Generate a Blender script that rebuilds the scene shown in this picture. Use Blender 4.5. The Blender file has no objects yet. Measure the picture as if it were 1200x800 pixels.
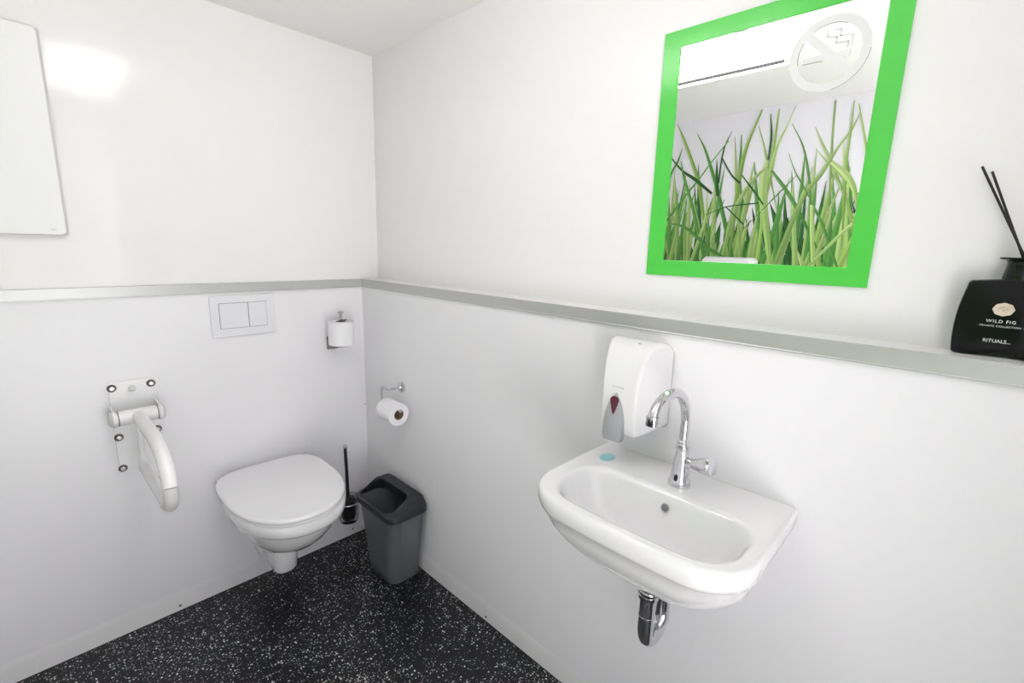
import bpy, bmesh, math, random
from mathutils import Vector, Matrix
PI = math.pi
random.seed(7)
SC = bpy.context.scene
EXPOSURE = 0.36
COL = SC.collection

# ------------------------------------------------------------------ room measures (metres)
UX = 0.0826      # upper right wall plane (recessed behind the ledge)
HL = 1.218       # ledge height
HB = 1.184       # underside of the grey ledge trim
HC = 2.140       # ceiling height
XL = -1.69       # left wall
YF = -2.34       # front wall, behind the camera

# ------------------------------------------------------------------ materials
def mat(name, col, rough=.5, metal=0.0, spec=.5, coat=0.0, trans=0.0, ior=1.45, emis=None, estr=0, bump=None, sss=0):
    m = bpy.data.materials.new(name); m.use_nodes = True
    nt = m.node_tree; b = nt.nodes['Principled BSDF']
    b.inputs['Base Color'].default_value = (*col, 1)
    b.inputs['Roughness'].default_value = rough
    b.inputs['Metallic'].default_value = metal
    b.inputs['Specular IOR Level'].default_value = spec
    b.inputs['Coat Weight'].default_value = coat
    b.inputs['Coat Roughness'].default_value = .05
    b.inputs['Transmission Weight'].default_value = trans
    b.inputs['IOR'].default_value = ior
    if emis:
        b.inputs['Emission Color'].default_value = (*emis, 1); b.inputs['Emission Strength'].default_value = estr
    tc = nt.nodes.new('ShaderNodeTexCoord')
    n = nt.nodes.new('ShaderNodeTexNoise'); n.inputs['Scale'].default_value = bump[0] if bump else 60
    nt.links.new(tc.outputs['Object'], n.inputs['Vector'])
    if bump:
        bp = nt.nodes.new('ShaderNodeBump'); bp.inputs['Strength'].default_value = bump[1]; bp.inputs['Distance'].default_value = bump[2]
        nt.links.new(n.outputs['Fac'], bp.inputs['Height']); nt.links.new(bp.outputs['Normal'], b.inputs['Normal'])
    else:   # slight roughness mottling
        mr = nt.nodes.new('ShaderNodeMapRange')
        mr.inputs['To Min'].default_value = max(0, rough-.004); mr.inputs['To Max'].default_value = min(1, rough+.004)
        nt.links.new(n.outputs['Fac'], mr.inputs['Value']); nt.links.new(mr.outputs['Result'], b.inputs['Roughness'])
    return m

M_WUP = mat('white_glossy_wall_panel', (.895,.878,.878), .09, spec=.5)
M_WRU = mat('white_upper_wall_panel', (.88,.868,.874), .30, spec=.4)
M_WLO = mat('white_satin_wall_panel', (.875,.862,.89), .34, spec=.4)
M_CEIL = mat('white_ceiling_panel', (.93,.918,.91), .45)
M_SKIRT = mat('white_skirting', (.885,.87,.88), .34)
M_ALU = mat('grey_aluminium_trim', (.53,.535,.525), .38, metal=.55)
M_CER = mat('white_ceramic', (.87,.862,.875), .06, coat=1.0)
M_SEAT = mat('white_toilet_plastic', (.90,.89,.915), .13, coat=.3)
M_PLA = mat('white_plastic', (.88,.87,.885), .25)
M_BOARD = mat('white_panel_board', (.88,.875,.875), .3)
M_BOARDE = mat('grey_panel_slab', (.62,.60,.59), .5)
M_RINGD = mat('dark_screw_ring', (.16,.15,.15), .3, metal=.8)
M_PLATE = mat('lilac_white_plastic', (.81,.81,.845), .32)
M_SEAM = mat('seam_grey', (.20,.20,.23), .6)
M_POWDER = mat('white_powder_coat', (.90,.89,.905), .25)
M_CAPW = mat('grey_white_plastic', (.66,.655,.64), .4)
M_STEEL = mat('stainless_steel', (.55,.54,.54), .22, metal=1)
M_DSTEEL = mat('dark_steel', (.22,.21,.22), .35, metal=.9)
M_CHROME = mat('chrome', (.66,.66,.68), .04, metal=1)
M_BLACKP = mat('black_plastic', (.012,.012,.014), .35)
M_BIN = mat('grey_bin_plastic', (.135,.145,.155), .28, coat=.2)
M_BINLID = mat('anthracite_bin_plastic', (.020,.022,.026), .34)
M_BINBAG = mat('dark_inner_plastic', (.05,.052,.058), .5)
M_PAPER = mat('tissue_paper', (.88,.87,.90), .9, spec=.1, bump=(180,.25,.002))
M_CORE = mat('cardboard_core', (.32,.24,.17), .9, spec=.1)
M_GREEN = mat('green_acrylic', (.10,.62,.09), .16, spec=.5)
M_FROST = mat('frosted_etching', (.80,.80,.80), .6, spec=.3)
M_FROSTL = mat('etching_outline', (.30,.30,.31), .6)
M_MIRROR = mat('mirror_silver', (.95,.955,.95), .0, metal=1)
M_LEVER = mat('grey_lever_plastic', (.42,.43,.45), .3)
M_WINDOW = mat('dark_red_window', (.10,.015,.03), .08, coat=.5)
M_BLUE = mat('pale_turquoise', (.34,.66,.70), .35)
M_BOTTLE = mat('black_glass', (.006,.006,.007), .16, spec=.3)
M_NECK = mat('dark_green_glass', (.008,.010,.009), .08, spec=.4)
M_SEAL = mat('cream_seal', (.72,.62,.50), .5)
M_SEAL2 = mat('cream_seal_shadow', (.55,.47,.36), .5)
M_INK = mat('white_ink', (.80,.80,.78), .6)
M_INKG = mat('grey_ink', (.45,.45,.48), .6)
M_STICK = mat('black_reed', (.02,.015,.015), .6)
M_OPAL = mat('opal_diffuser', (.9,.9,.9), .3, emis=(1.0,.975,.97), estr=6.0)
M_LAMPB = mat('lamp_base_white', (.85,.85,.85), .3)
M_LGROOVE = mat('lamp_groove', (.03,.03,.032), .6)
M_MURBG = mat('mural_foil', (.80,.79,.84), .35)

def glass_mat():
    m = mat('clear_glass', (.85,.86,.88), .02, trans=1, ior=1.45); return m
M_GLASS = glass_mat()

def floor_mat():
    m = bpy.data.materials.new('black_speckled_vinyl'); m.use_nodes = True
    nt = m.node_tree; b = nt.nodes['Principled BSDF']; N = nt.nodes.new; L = nt.links.new
    tc = N('ShaderNodeTexCoord')
    nz = N('ShaderNodeTexNoise'); nz.inputs['Scale'].default_value = 260; nz.inputs['Detail'].default_value = 2
    L(tc.outputs['Object'], nz.inputs['Vector'])
    sub = N('ShaderNodeVectorMath'); sub.operation = 'SUBTRACT'; sub.inputs[1].default_value = (.5,.5,.5); L(nz.outputs['Color'], sub.inputs[0])
    sc = N('ShaderNodeVectorMath'); sc.operation = 'SCALE'; sc.inputs['Scale'].default_value = .006; L(sub.outputs[0], sc.inputs[0])
    add = N('ShaderNodeVectorMath'); add.operation = 'ADD'; L(tc.outputs['Object'], add.inputs[0]); L(sc.outputs[0], add.inputs[1])
    prev = None
    for scale, rad, prob, seed in ((110,.25,.24,0),(190,.24,.20,5.3),(70,.17,.12,11.7)):
        mp = N('ShaderNodeMapping'); mp.inputs['Location'].default_value = (seed,seed*.7,0); L(add.outputs[0], mp.inputs['Vector'])
        v = N('ShaderNodeTexVoronoi'); v.inputs['Scale'].default_value = scale; v.voronoi_dimensions = '2D'; L(mp.outputs[0], v.inputs['Vector'])
        sp = N('ShaderNodeSeparateColor'); L(v.outputs['Color'], sp.inputs[0])
        # radius varies per flake
        mr = N('ShaderNodeMath'); mr.operation = 'MULTIPLY'; mr.inputs[1].default_value = rad; L(sp.outputs[1], mr.inputs[0])
        ad = N('ShaderNodeMath'); ad.operation = 'ADD'; ad.inputs[1].default_value = rad*.35; L(mr.outputs[0], ad.inputs[0])
        lt = N('ShaderNodeMath'); lt.operation = 'LESS_THAN'; L(v.outputs['Distance'], lt.inputs[0]); L(ad.outputs[0], lt.inputs[1])
        pr = N('ShaderNodeMath'); pr.operation = 'LESS_THAN'; L(sp.outputs[0], pr.inputs[0])
        dn = N('ShaderNodeTexNoise'); dn.inputs['Scale'].default_value = 2.6; dn.inputs['Detail'].default_value = 1; L(tc.outputs['Object'], dn.inputs['Vector'])
        dm = N('ShaderNodeMapRange'); dm.inputs['From Min'].default_value = .35; dm.inputs['From Max'].default_value = .65
        dm.inputs['To Min'].default_value = prob*.55; dm.inputs['To Max'].default_value = prob*1.5; L(dn.outputs['Fac'], dm.inputs['Value']); L(dm.outputs[0], pr.inputs[1])
        ml = N('ShaderNodeMath'); ml.operation = 'MULTIPLY'; L(lt.outputs[0], ml.inputs[0]); L(pr.outputs[0], ml.inputs[1])
        m3 = N('ShaderNodeMath'); m3.operation = 'MULTIPLY'; L(ml.outputs[0], m3.inputs[0])
        br = N('ShaderNodeMapRange'); br.inputs['To Min'].default_value = .25; br.inputs['To Max'].default_value = 1; L(sp.outputs[2], br.inputs['Value'])
        L(br.outputs[0], m3.inputs[1])
        if prev is None: prev = m3
        else:
            mx = N('ShaderNodeMath'); mx.operation = 'MAXIMUM'; L(prev.outputs[0], mx.inputs[0]); L(m3.outputs[0], mx.inputs[1]); prev = mx
    mix = N('ShaderNodeMix'); mix.data_type = 'RGBA'
    mix.inputs[6].default_value = (.0070,.0074,.0095,1); mix.inputs[7].default_value = (.95,.96,.97,1)
    L(prev.outputs[0], mix.inputs[0]); L(mix.outputs[2], b.inputs['Base Color'])
    b.inputs['Roughness'].default_value = .30; b.inputs['Specular IOR Level'].default_value = .38
    bp = N('ShaderNodeBump'); bp.inputs['Strength'].default_value = .15; bp.inputs['Distance'].default_value = .0006
    n2 = N('ShaderNodeTexNoise'); n2.inputs['Scale'].default_value = 140; L(tc.outputs['Object'], n2.inputs['Vector'])
    L(n2.outputs['Fac'], bp.inputs['Height']); L(bp.outputs['Normal'], b.inputs['Normal'])
    return m
M_FLOOR = floor_mat()

def print_mat():
    m = bpy.data.materials.new('printed_grass'); m.use_nodes = True
    nt = m.node_tree; b = nt.nodes['Principled BSDF']
    a = nt.nodes.new('ShaderNodeVertexColor'); a.layer_name = 'Col'
    nt.links.new(a.outputs['Color'], b.inputs['Base Color']); b.inputs['Roughness'].default_value = .35
    return m
M_PRINT = print_mat()

# ------------------------------------------------------------------ object helpers
def tag(o, label=None, cat=None, group=None, kind=None):
    if label: o['label'] = label
    if cat: o['category'] = cat
    if group: o['group'] = group
    if kind: o['kind'] = kind
    return o
def thing(name, label, cat, loc=(0,0,0), rz=0, group=None):
    o = bpy.data.objects.new(name, None); COL.objects.link(o); o.empty_display_size = .05
    o.location = loc; o.rotation_euler = (0,0,rz)
    return tag(o, label, cat, group)
def link(name, bm, m, parent=None, smooth=35, bevel=0, seg=2, sub=0, world=True):
    """bm is in world space; when it has a parent the vertices go to the parent's local frame"""
    if smooth:
        for f in bm.faces: f.smooth = True
    bmesh.ops.remove_doubles(bm, verts=bm.verts, dist=1e-6)
    bmesh.ops.recalc_face_normals(bm, faces=bm.faces)
    if parent is not None and world:
        bm.transform(mworld(parent).inverted())
    me = bpy.data.meshes.new(name); bm.to_mesh(me); bm.free()
    for mm in (m if isinstance(m, (list,tuple)) else [m]): me.materials.append(mm)
    o = bpy.data.objects.new(name, me); COL.objects.link(o)
    if parent is not None: o.parent = parent
    if bevel:
        b = o.modifiers.new('Bevel','BEVEL'); b.width = bevel; b.segments = seg; b.limit_method = 'ANGLE'; b.angle_limit = math.radians(40)
        b.harden_normals = False
    if sub:
        s = o.modifiers.new('Subdivision','SUBSURF'); s.levels = sub; s.render_levels = sub
    if smooth and smooth < 180:
        try: me.set_sharp_from_angle(angle=math.radians(smooth))
        except Exception: pass
    return o
def mworld(o):
    m = Matrix.Translation(o.location) @ o.rotation_euler.to_matrix().to_4x4()
    return mworld(o.parent) @ m if o.parent else m
def struct(name, bm, m, **k):
    return tag(link(name, bm, m, **k), kind='structure')
def box(bm, x0,x1,y0,y1,z0,z1, mi=0):
    v = [bm.verts.new(p) for p in ((x0,y0,z0),(x1,y0,z0),(x1,y1,z0),(x0,y1,z0),(x0,y0,z1),(x1,y0,z1),(x1,y1,z1),(x0,y1,z1))]
    for f in ((0,3,2,1),(4,5,6,7),(0,1,5,4),(1,2,6,5),(2,3,7,6),(3,0,4,7)):
        bm.faces.new([v[i] for i in f]).material_index = mi
    return v
def Bx(*a):
    bm = bmesh.new(); box(bm, *a); return bm
def loft(bm, rings, cap0=True, cap1=True, mi=0, closed=True):
    vs = [[bm.verts.new(p) for p in r] for r in rings]
    n = len(vs[0])
    for a, b in zip(vs[:-1], vs[1:]):
        for i in range(n if closed else n-1):
            j = (i+1) % n
            try: bm.faces.new((a[i], a[j], b[j], b[i])).material_index = mi
            except ValueError: pass
    if cap0: bm.faces.new(list(reversed(vs[0]))).material_index = mi
    if cap1: bm.faces.new(vs[-1]).material_index = mi
    return vs
def frame_of(d):
    d = Vector(d).normalized()
    u = Vector((0,0,1)).cross(d)
    if u.length < 1e-3: u = Vector((1,0,0))
    u.normalize(); return u, d.cross(u).normalized()
def lathe(bm, base, axis, prof, n=32, caps=(True,True), mi=0, a0=0, a1=None):
    """prof: list of (r, t) along axis"""
    u, v = frame_of(axis); ax = Vector(axis).normalized(); base = Vector(base)
    rings = []
    for r, t in prof:
        r = max(r, 1e-5)
        rings.append([base + ax*t + (u*math.cos(2*PI*i/n) + v*math.sin(2*PI*i/n))*r for i in range(n)])
    loft(bm, rings, caps[0], caps[1], mi)
def smooth_path(pts, n=8):
    """Catmull-Rom through the points"""
    P = [Vector(p) for p in pts]; out = []
    P = [P[0]*2-P[1]] + P + [P[-1]*2-P[-2]]
    for i in range(1, len(P)-2):
        for k in range(n):
            t = k/n; a,b,c,d = P[i-1],P[i],P[i+1],P[i+2]
            out.append(.5*((2*b)+(-a+c)*t+(2*a-5*b+4*c-d)*t*t+(-a+3*b-3*c+d)*t**3))
    out.append(P[-2]); return out
def tube(bm, pts, r, n=20, caps=True, mi=0, squash=None, loop=False):
    pts = [Vector(p) for p in pts]; m = len(pts)
    rr = r if isinstance(r, (list,tuple)) else [r]*m
    rings = []; u = None
    for i, p in enumerate(pts):
        if loop: d = pts[(i+1) % m] - pts[i-1]
        else: d = pts[min(i+1,m-1)] - pts[max(i-1,0)]
        d.normalize()
        if u is None: u, v = frame_of(d)
        else:
            u = (u - d*u.dot(d)).normalized(); v = d.cross(u)
        su, sv = squash if squash else (1,1)
        rings.append([p + (u*math.cos(2*PI*k/n)*su + v*math.sin(2*PI*k/n)*sv)*rr[i] for k in range(n)])
    if loop: rings.append(rings[0]); loft(bm, rings, False, False, mi)
    else: loft(bm, rings, caps, caps, mi)
def rrect(cx, cy, hx, hy, r, n=8):
    """rounded rectangle outline, ccw, list of (x,y)"""
    out = []
    for (sx,sy,a) in ((1,1,0),(-1,1,90),(-1,-1,180),(1,-1,270)):
        for k in range(n+1):
            t = math.radians(a + 90*k/n)
            out.append((cx+sx*(hx-r)+r*math.cos(t), cy+sy*(hy-r)+r*math.sin(t)))
    return out
def text_obj(name, s, size, loc, m, parent, sx=1.0, depth=.0002, face='-x', align='CENTER', space=1.0):
    cu = bpy.data.curves.new(name, 'FONT'); cu.body = s; cu.size = size; cu.align_x = align; cu.extrude = depth; cu.space_character = space
    cu.resolution_u = 3
    o = bpy.data.objects.new(name, cu); COL.objects.link(o)
    bpy.context.view_layer.update()
    me = bpy.data.meshes.new_from_object(o.evaluated_get(bpy.context.evaluated_depsgraph_get()))
    COL.objects.unlink(o); bpy.data.objects.remove(o)
    R = Matrix(((0,0,-1),(-1,0,0),(0,1,0))) if face == '-x' else Matrix(((1,0,0),(0,0,-1),(0,1,0)))
    X = Matrix.Translation(loc) @ R.to_4x4() @ Matrix.Diagonal((sx,1,1,1))
    me.transform(mworld(parent).inverted() @ X); me.materials.clear(); me.materials.append(m); me.name = name
    t = bpy.data.objects.new(name, me); COL.objects.link(t); t.parent = parent
    return t
# ================================================================== THE ROOM
struct('floor', Bx(XL-.1, .2, YF-.1, .1, -.1, 0), M_FLOOR, smooth=0)
struct('ceiling', Bx(XL-.1, .2, YF-.1, .1, HC, HC+.1), M_CEIL, smooth=0)
# back wall: lower satin panel and upper glossy panel of one wall
bm = bmesh.new(); box(bm, XL-.1, .2, 0, .1, 0, HB, 0); box(bm, XL-.1, .2, 0, .1, HB, HC, 1)
struct('wall_back', bm, [M_WLO, M_WUP], smooth=0)
# right wall: the lower half stands forward and carries the ledge
bm = bmesh.new(); box(bm, 0, .2, YF-.1, 0, 0, HB, 0); box(bm, 0, UX+.001, YF-.1, 0, HB, HL-.0005, 1); box(bm, UX, .2, YF-.1, 0, HB, HC, 1)
struct('wall_right', bm, [M_WLO, M_WRU], smooth=0)
struct('wall_left', Bx(XL-.1, XL, YF-.1, .1, 0, HC), M_WLO, smooth=0)
DX0,DX1,DZ = -1.45,-.50,2.02
bm = bmesh.new(); box(bm, XL-.1,DX0,YF-.1,YF,0,HC); box(bm, DX1,.2,YF-.1,YF,0,HC); box(bm, DX0,DX1,YF-.1,YF,DZ,HC)
struct('wall_front', bm, M_WLO, smooth=0)
# unseen open doorway added to bring in daylight: frame, and the leaf swung outwards; pale paving outside
bm = bmesh.new()
for x0,x1,z0,z1 in ((DX0-.04,DX0+.02,0,DZ+.03),(DX1-.02,DX1+.04,0,DZ+.03),(DX0+.02,DX1-.02,DZ-.02,DZ+.03)): box(bm, x0,x1,YF-.115,YF+.012,z0,z1)
box(bm, DX1+.02,DX1+.06,YF-1.0,YF-.12,.01,DZ-.02)
struct('added_door_1', bm, M_ALU, smooth=0)
struct('bounce_paving', Bx(-6,5,-9,YF-.1,-.18,-.06), mat('pale_bounce_paving', (.62,.61,.59), .8), smooth=0)  # unseen ground, added to bounce light through the doorway up to the ceiling
# grey aluminium trims along the ledge
def trim(name, along, a, b):
    bm = bmesh.new()
    def pt(t, d, z): return (t, -d, z) if along == 'x' else (-d, t, z)
    # cross-section: face plate 2 mm proud with a small lip at the foot and a shadow gap at the top
    sec = [(0,HB-.001),(.0070,HB-.001),(.0070,HB+.0015),(.0060,HB+.003),(.0060,HL-.0008),(.0053,HL+.0001),(.0038,HL+.0001),(.0038,HL-.007),(0,HL-.007)]
    loft(bm, [[pt(a,d,z) for d,z in sec],[pt(b,d,z) for d,z in sec]])
    struct(name, bm, M_ALU, smooth=0)
trim('trim_1', 'x', XL, -.0001)
trim('trim_2', 'y', YF, -.0072)
def skirt(name, along, a, b):
    bm = bmesh.new()
    def pt(t, d, z): return (t, -d, z) if along == 'x' else (-d, t, z)
    sec = [(0,0),(.0022,0),(.0016,.060),(.0003,.078),(0,.078)]
    loft(bm, [[pt(a,d,z) for d,z in sec],[pt(b,d,z) for d,z in sec]])
    struct(name, bm, M_SKIRT, smooth=0)
skirt('baseboard_back', 'x', XL, -.0001); skirt('baseboard_right', 'y', YF, -.003)
bm = bmesh.new(); box(bm, XL, -.0024, -.0046, -.0022, -.001, .0015); box(bm, -.0046, -.0022, YF, -.0046, -.001, .0015)
struct('trim_3', bm, M_BLACKP, smooth=0)

# small fixing screws / holes left in the wall foot
def screw(loc, ax, label):
    bm = bmesh.new(); lathe(bm, loc, ax, [(.0045,0),(.0045,.0012),(.003,.0024),(.0012,.0026)], 16)
    o = link('screw', bm, M_DSTEEL); tag(o, label, 'screw', 'screws low on the wall panels')
screw((-.7886,-.0022,.0203),(0,-1,0),'tiny dark screw at the foot of the back wall, left of the toilet')
screw((-.094,-.0022,.030),(0,-1,0),'tiny dark screw at the foot of the back wall below the toilet brush')
screw((-.0022,-.842,.0192),(-1,0,0),'tiny dark screw at the foot of the right wall, past the bin')
bm = bmesh.new(); lathe(bm, (-.0041,0,.636), (0,-1,0), [(.003,0),(.003,.001),(.0012,.0018)], 12)
tag(link('screw', bm, M_DSTEEL), 'tiny dark screw head in the room corner left of the hanging paper roll','screw','screws low on the wall panels')

# ================================================================== TOILET
TX = -.473
t = thing('wall_hung_toilet', 'white wall-hung toilet with closed lid, mounted below the flush plate', 'toilet', (TX,0,0))
def dsec(bw, w, yb, ym, yf, z, n=26, nb=8, p=2.25):
    """D-shaped outline: straight back at yb, bulge w at ym, round nose at yf"""
    right = []
    for k in range(nb):
        s = k/nb; e = math.sin(s*PI/2)
        right.append((bw+(w-bw)*e, yb+(ym-yb)*s))
    for k in range(n+1):
        a = PI/2*k/n
        right.append((w*max(0,math.cos(a))**(2/p), ym+(yf-ym)*math.sin(a)**(2/p)))
    left = [(-x,y) for x,y in reversed(right[:-1])]
    return [(TX+x,y,z) for x,y in right+left]
bm = bmesh.new()
rows = [ # z, back half-width, max half-width, y of max, y of nose
 (.098,.030,.030,-.01,-.040),(.100,.034,.036,-.015,-.052),(.13,.045,.046,-.02,-.070),(.18,.072,.068,-.03,-.10),(.215,.090,.085,-.05,-.14),
 (.245,.105,.095,-.08,-.20),(.268,.116,.104,-.11,-.285),(.282,.121,.112,-.13,-.345),(.306,.129,.128,-.16,-.396),(.335,.138,.143,-.19,-.430),(.368,.146,.156,-.21,-.458),(.405,.152,.166,-.225,-.480),(.420,.155,.169,-.228,-.488),
 (.425,.157,.182,-.232,-.508),(.432,.159,.185,-.234,-.514),(.450,.160,.187,-.236,-.518),(.467,.160,.186,-.236,-.516),(.472,.157,.181,-.236,-.508)]
loft(bm, [dsec(b,w,0,ym,yf,z) for z,b,w,ym,yf in rows])
link('bowl', bm, M_CER, t, smooth=50)
# outlet housing below the bowl
bm = bmesh.new()
cy = -.165
loft(bm, [[(TX-.006+x, cy+y, z) for x,y in rrect(0,0,hx,hy*.98,r)] for z,hx,hy,r in
 ((.124,.018,.055,.015),(.127,.030,.070,.026),(.135,.039,.082,.034),(.145,.0435,.089,.038),(.20,.0455,.094,.040),(.27,.047,.098,.041),(.31,.052,.10,.042))])
link('outlet_housing', bm, M_CER, t, smooth=60)
bm = bmesh.new(); box(bm, TX-.033,TX+.021,-.16,-.0001,.142,.21)
link('outlet_pipe', bm, M_CER, t, bevel=.012, seg=4)
def lidsec(w, yb, yf, z, n=26):
    """lid outline: rounded back corners, slightly turned on its hinges as in use"""
    ym=-.235; pts=[]
    for t_ in [PI/2-(PI/2)*(k/34)**2.1 for k in range(14)]+[PI/2-(PI/2)*((14/34)**2.1+(1-(14/34)**2.1)*(k/20)) for k in range(20)]:
        pts.append((w*max(0,math.cos(t_))**(2/4.2), ym+(yb-ym)*math.sin(t_)**(2/4.2)))
    for k in range(n+1):
        t_ = PI/2*k/n; pts.append((w*max(0,math.cos(t_))**(2/2.2), ym+(yf-ym)*math.sin(t_)**(2/2.2)))
    left = [(-x,y) for x,y in reversed(pts[1:-1])]
    ca,sa = math.cos(math.radians(1.6)), math.sin(math.radians(1.6)); res=[]
    for x,y in pts+left:
        xx, yy = x*ca+y*sa, -x*sa+y*ca      # turn about the hinge centre
        res.append((TX+.004+xx, min(yy,-.006), z))
    return res
def slab(z0, z1, grow, r, yb, top=0.0):
    rings = []
    n = 6
    for k in range(n+1):
        a = PI/2*k/n
        rings.append((z0 + r*(1-math.cos(a)) if False else z0+r-r*math.cos(a), grow - r + r*math.sin(a)))
    for k in range(n+1):
        a = PI/2*k/n
        rings.append((z1 - r + r*math.sin(a), grow - r + r*math.cos(a)))
    out = [lidsec(.189+g, yb-g*.5, -.516-g, z) for z,g in rings]
    return out
bm = bmesh.new(); loft(bm, slab(.4725,.4815,-.002,.003,-.030)); link('seat', bm, M_SEAT, t, smooth=60)
bm = bmesh.new()
R = slab(.4825,.5010,.004,.0080,-.026)
# slightly domed top
top = R[-1]
def shrink(ring, f, z): 
    cx, cyy = TX, -.27
    return [(cx+(x-cx)*f, cyy+(y-cyy)*f, z) for x,y,_ in ring]
R += [shrink(top,.985,.50108), shrink(top,.95,.50125), shrink(top,.85,.5018), shrink(top,.5,.5028), shrink(top,.15,.5030)]
loft(bm, R); link('lid', bm, M_SEAT, t, smooth=60)
for sx in (-.058,.058):
    bm = bmesh.new(); lathe(bm, (TX+sx-.018,-.016,.480),(1,0,0),[(.0085,0),(.010,.002),(.010,.034),(.0085,.036)],20)
    link('hinge', bm, M_SEAT, t)


# ================================================================== FLUSH PLATE
t = thing('flush_plate', 'white rectangular dual flush plate on the wall above the toilet', 'flush plate', (-.488,0,1.02))
bm = bmesh.new(); loft(bm, [[(x,y,z) for x,z in rrect(-.488,1.097,.110-g,.0765-g,.004)] for y,g in ((0,.001),(-.0075,.0),(-.0095,.0015))])
link('plate', bm, M_PLATE, t)
bm = bmesh.new(); box(bm, -.5706,-.4085,-.0100,-.0090,1.0512,1.1455); link('seam', bm, M_SEAM, t, smooth=0)
for x0,x1 in ((-.5694,-.4745),(-.4722,-.4098)):
    bm = bmesh.new(); box(bm, x0,x1,-.0128,-.0095,1.0526,1.1442); link('button', bm, M_PLATE, t, bevel=.0012)

# ================================================================== GRAB RAIL
GX = -.845
t = thing('grab_rail', 'white fold-down grab rail screwed to the wall left of the toilet', 'grab rail', (GX,0,.60))
bm = bmesh.new(); loft(bm, [[(x,y,z) for x,z in rrect(-.843,.758,.060-g,.152-g,.008)] for y,g in ((0,0),(-.005,0),(-.006,.001))])
link('wall_plate', bm, M_POWDER, t)
for x,z in ((-.8947,.8915),(-.7916,.8903),(-.8938,.7233),(-.7895,.7259),(-.8943,.6140)):
    bm = bmesh.new(); lathe(bm, (x,-.006,z),(0,-1,0),[(.0125,0),(.0125,.0020),(.0105,.0036),(.0085,.0030)],28)
    s = link('screw', bm, M_RINGD, t)
    bm = bmesh.new(); lathe(bm, (x,-.0085,z),(0,-1,0),[(.0068,0),(.0066,.0030),(.0050,.0042),(.0028,.0042),(.0024,.0026)],20); link('screw_head', bm, M_STEEL, s)
bm = bmesh.new(); lathe(bm, (-.8432,-.006,.8826),(0,-1,0),[(.010,0),(.010,.004),(.008,.006)],24)
link('cover_cap', bm, M_CAPW, t)
# bracket cheeks and pivot barrel
for x0,x1 in ((-.909,-.902),(-.789,-.782)):
    bm = bmesh.new()
    pr = [(-.005,.775),(-.005,.835)] + [(-.078+.0262*math.cos(a), .808+.0262*math.sin(a)) for a in [math.radians(d) for d in range(90,271,15)]]
    loft(bm, [[(x0,y,z) for y,z in pr],[(x1,y,z) for y,z in pr]])
    link('bracket', bm, M_POWDER, t, bevel=.001)
bm = bmesh.new(); lathe(bm, (-.902,-.078,.808),(1,0,0),[(.0235,0),(.0235,.113)],36); link('pivot_barrel', bm, M_POWDER, t)
for x in (-.8975,-.7955):
    bm = bmesh.new(); lathe(bm, (x,-.078,.808),(1,0,0),[(.0245,0),(.0245,.0035)],36); link('ring', bm, M_DSTEEL, t)
for x,s in ((-.909,-1),(-.782,1)):
    bm = bmesh.new(); lathe(bm, (x,-.078,.808),(s,0,0),[(.0245,0),(.0245,.002),(.020,.008),(.008,.0115),(.001,.012)],32); link('end_cap', bm, M_CAPW, t)
bm = bmesh.new()
up = [(GX,-.085,.808),(GX,-.16,.811),(GX,-.26,.8125),(GX,-.345,.811),(GX,-.405,.801),(GX,-.450,.779),(GX,-.477,.748),(GX,-.487,.717)]
pp = smooth_path(up, 8); tube(bm, pp, .0185, 24, squash=(1.0,1.0)); link('upper_rail', bm, M_POWDER, t, smooth=60)
bm = bmesh.new()
dn = [(GX,-.487,.718),(GX,-.488,.697),(GX,-.479,.671),(GX,-.456,.652),(GX,-.428,.643)]
pp = smooth_path(dn, 8); tube(bm, pp, .0187, 24); link('grip_end', bm, M_CAPW, t, smooth=60)
bm = bmesh.new()
lo = [(GX,-.43,.643),(GX,-.37,.638),(GX,-.26,.634),(GX,-.15,.631),(GX,-.085,.633),(GX,-.062,.652),(GX,-.058,.68),(GX,-.066,.74),(GX,-.078,.80)]
pp = smooth_path(lo, 8); n=len(pp); tube(bm, pp, [.0165 if i<n*.52 else .0165-(.0085*min(1,(i-n*.52)/(n*.18))) for i in range(n)], 22); link('lower_rail', bm, M_POWDER, t, smooth=60)

# ================================================================== PAPER ROLLS AND HOLDERS
def roll(name, c, axis, r, core, ln, label):
    t = thing(name, label, 'toilet paper', tuple(Vector(c)-Vector((0,0,r if abs(axis[2])<.5 else 0))))
    ax = Vector(axis)
    bm = bmesh.new()
    lathe(bm, Vector(c)-ax*ln/2 if abs(axis[2])<.5 else c, axis, [(core,0),(r-.002,0),(r,.002),(r,ln-.002),(r-.002,ln),(core,ln)], 48, caps=(False,False))
    link('paper', bm, M_PAPER, t, smooth=40)
    bm = bmesh.new(); b = Vector(c)-ax*ln/2 if abs(axis[2])<.5 else Vector(c)
    lathe(bm, b, axis, [(core,-.0005),(core,ln+.0005),(core-.0014,ln+.0005),(core-.0014,-.0005),(core,-.0005)], 32, caps=(False,False))
    link('cardboard_core', bm, M_CORE, t, smooth=40)
    return t
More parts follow.
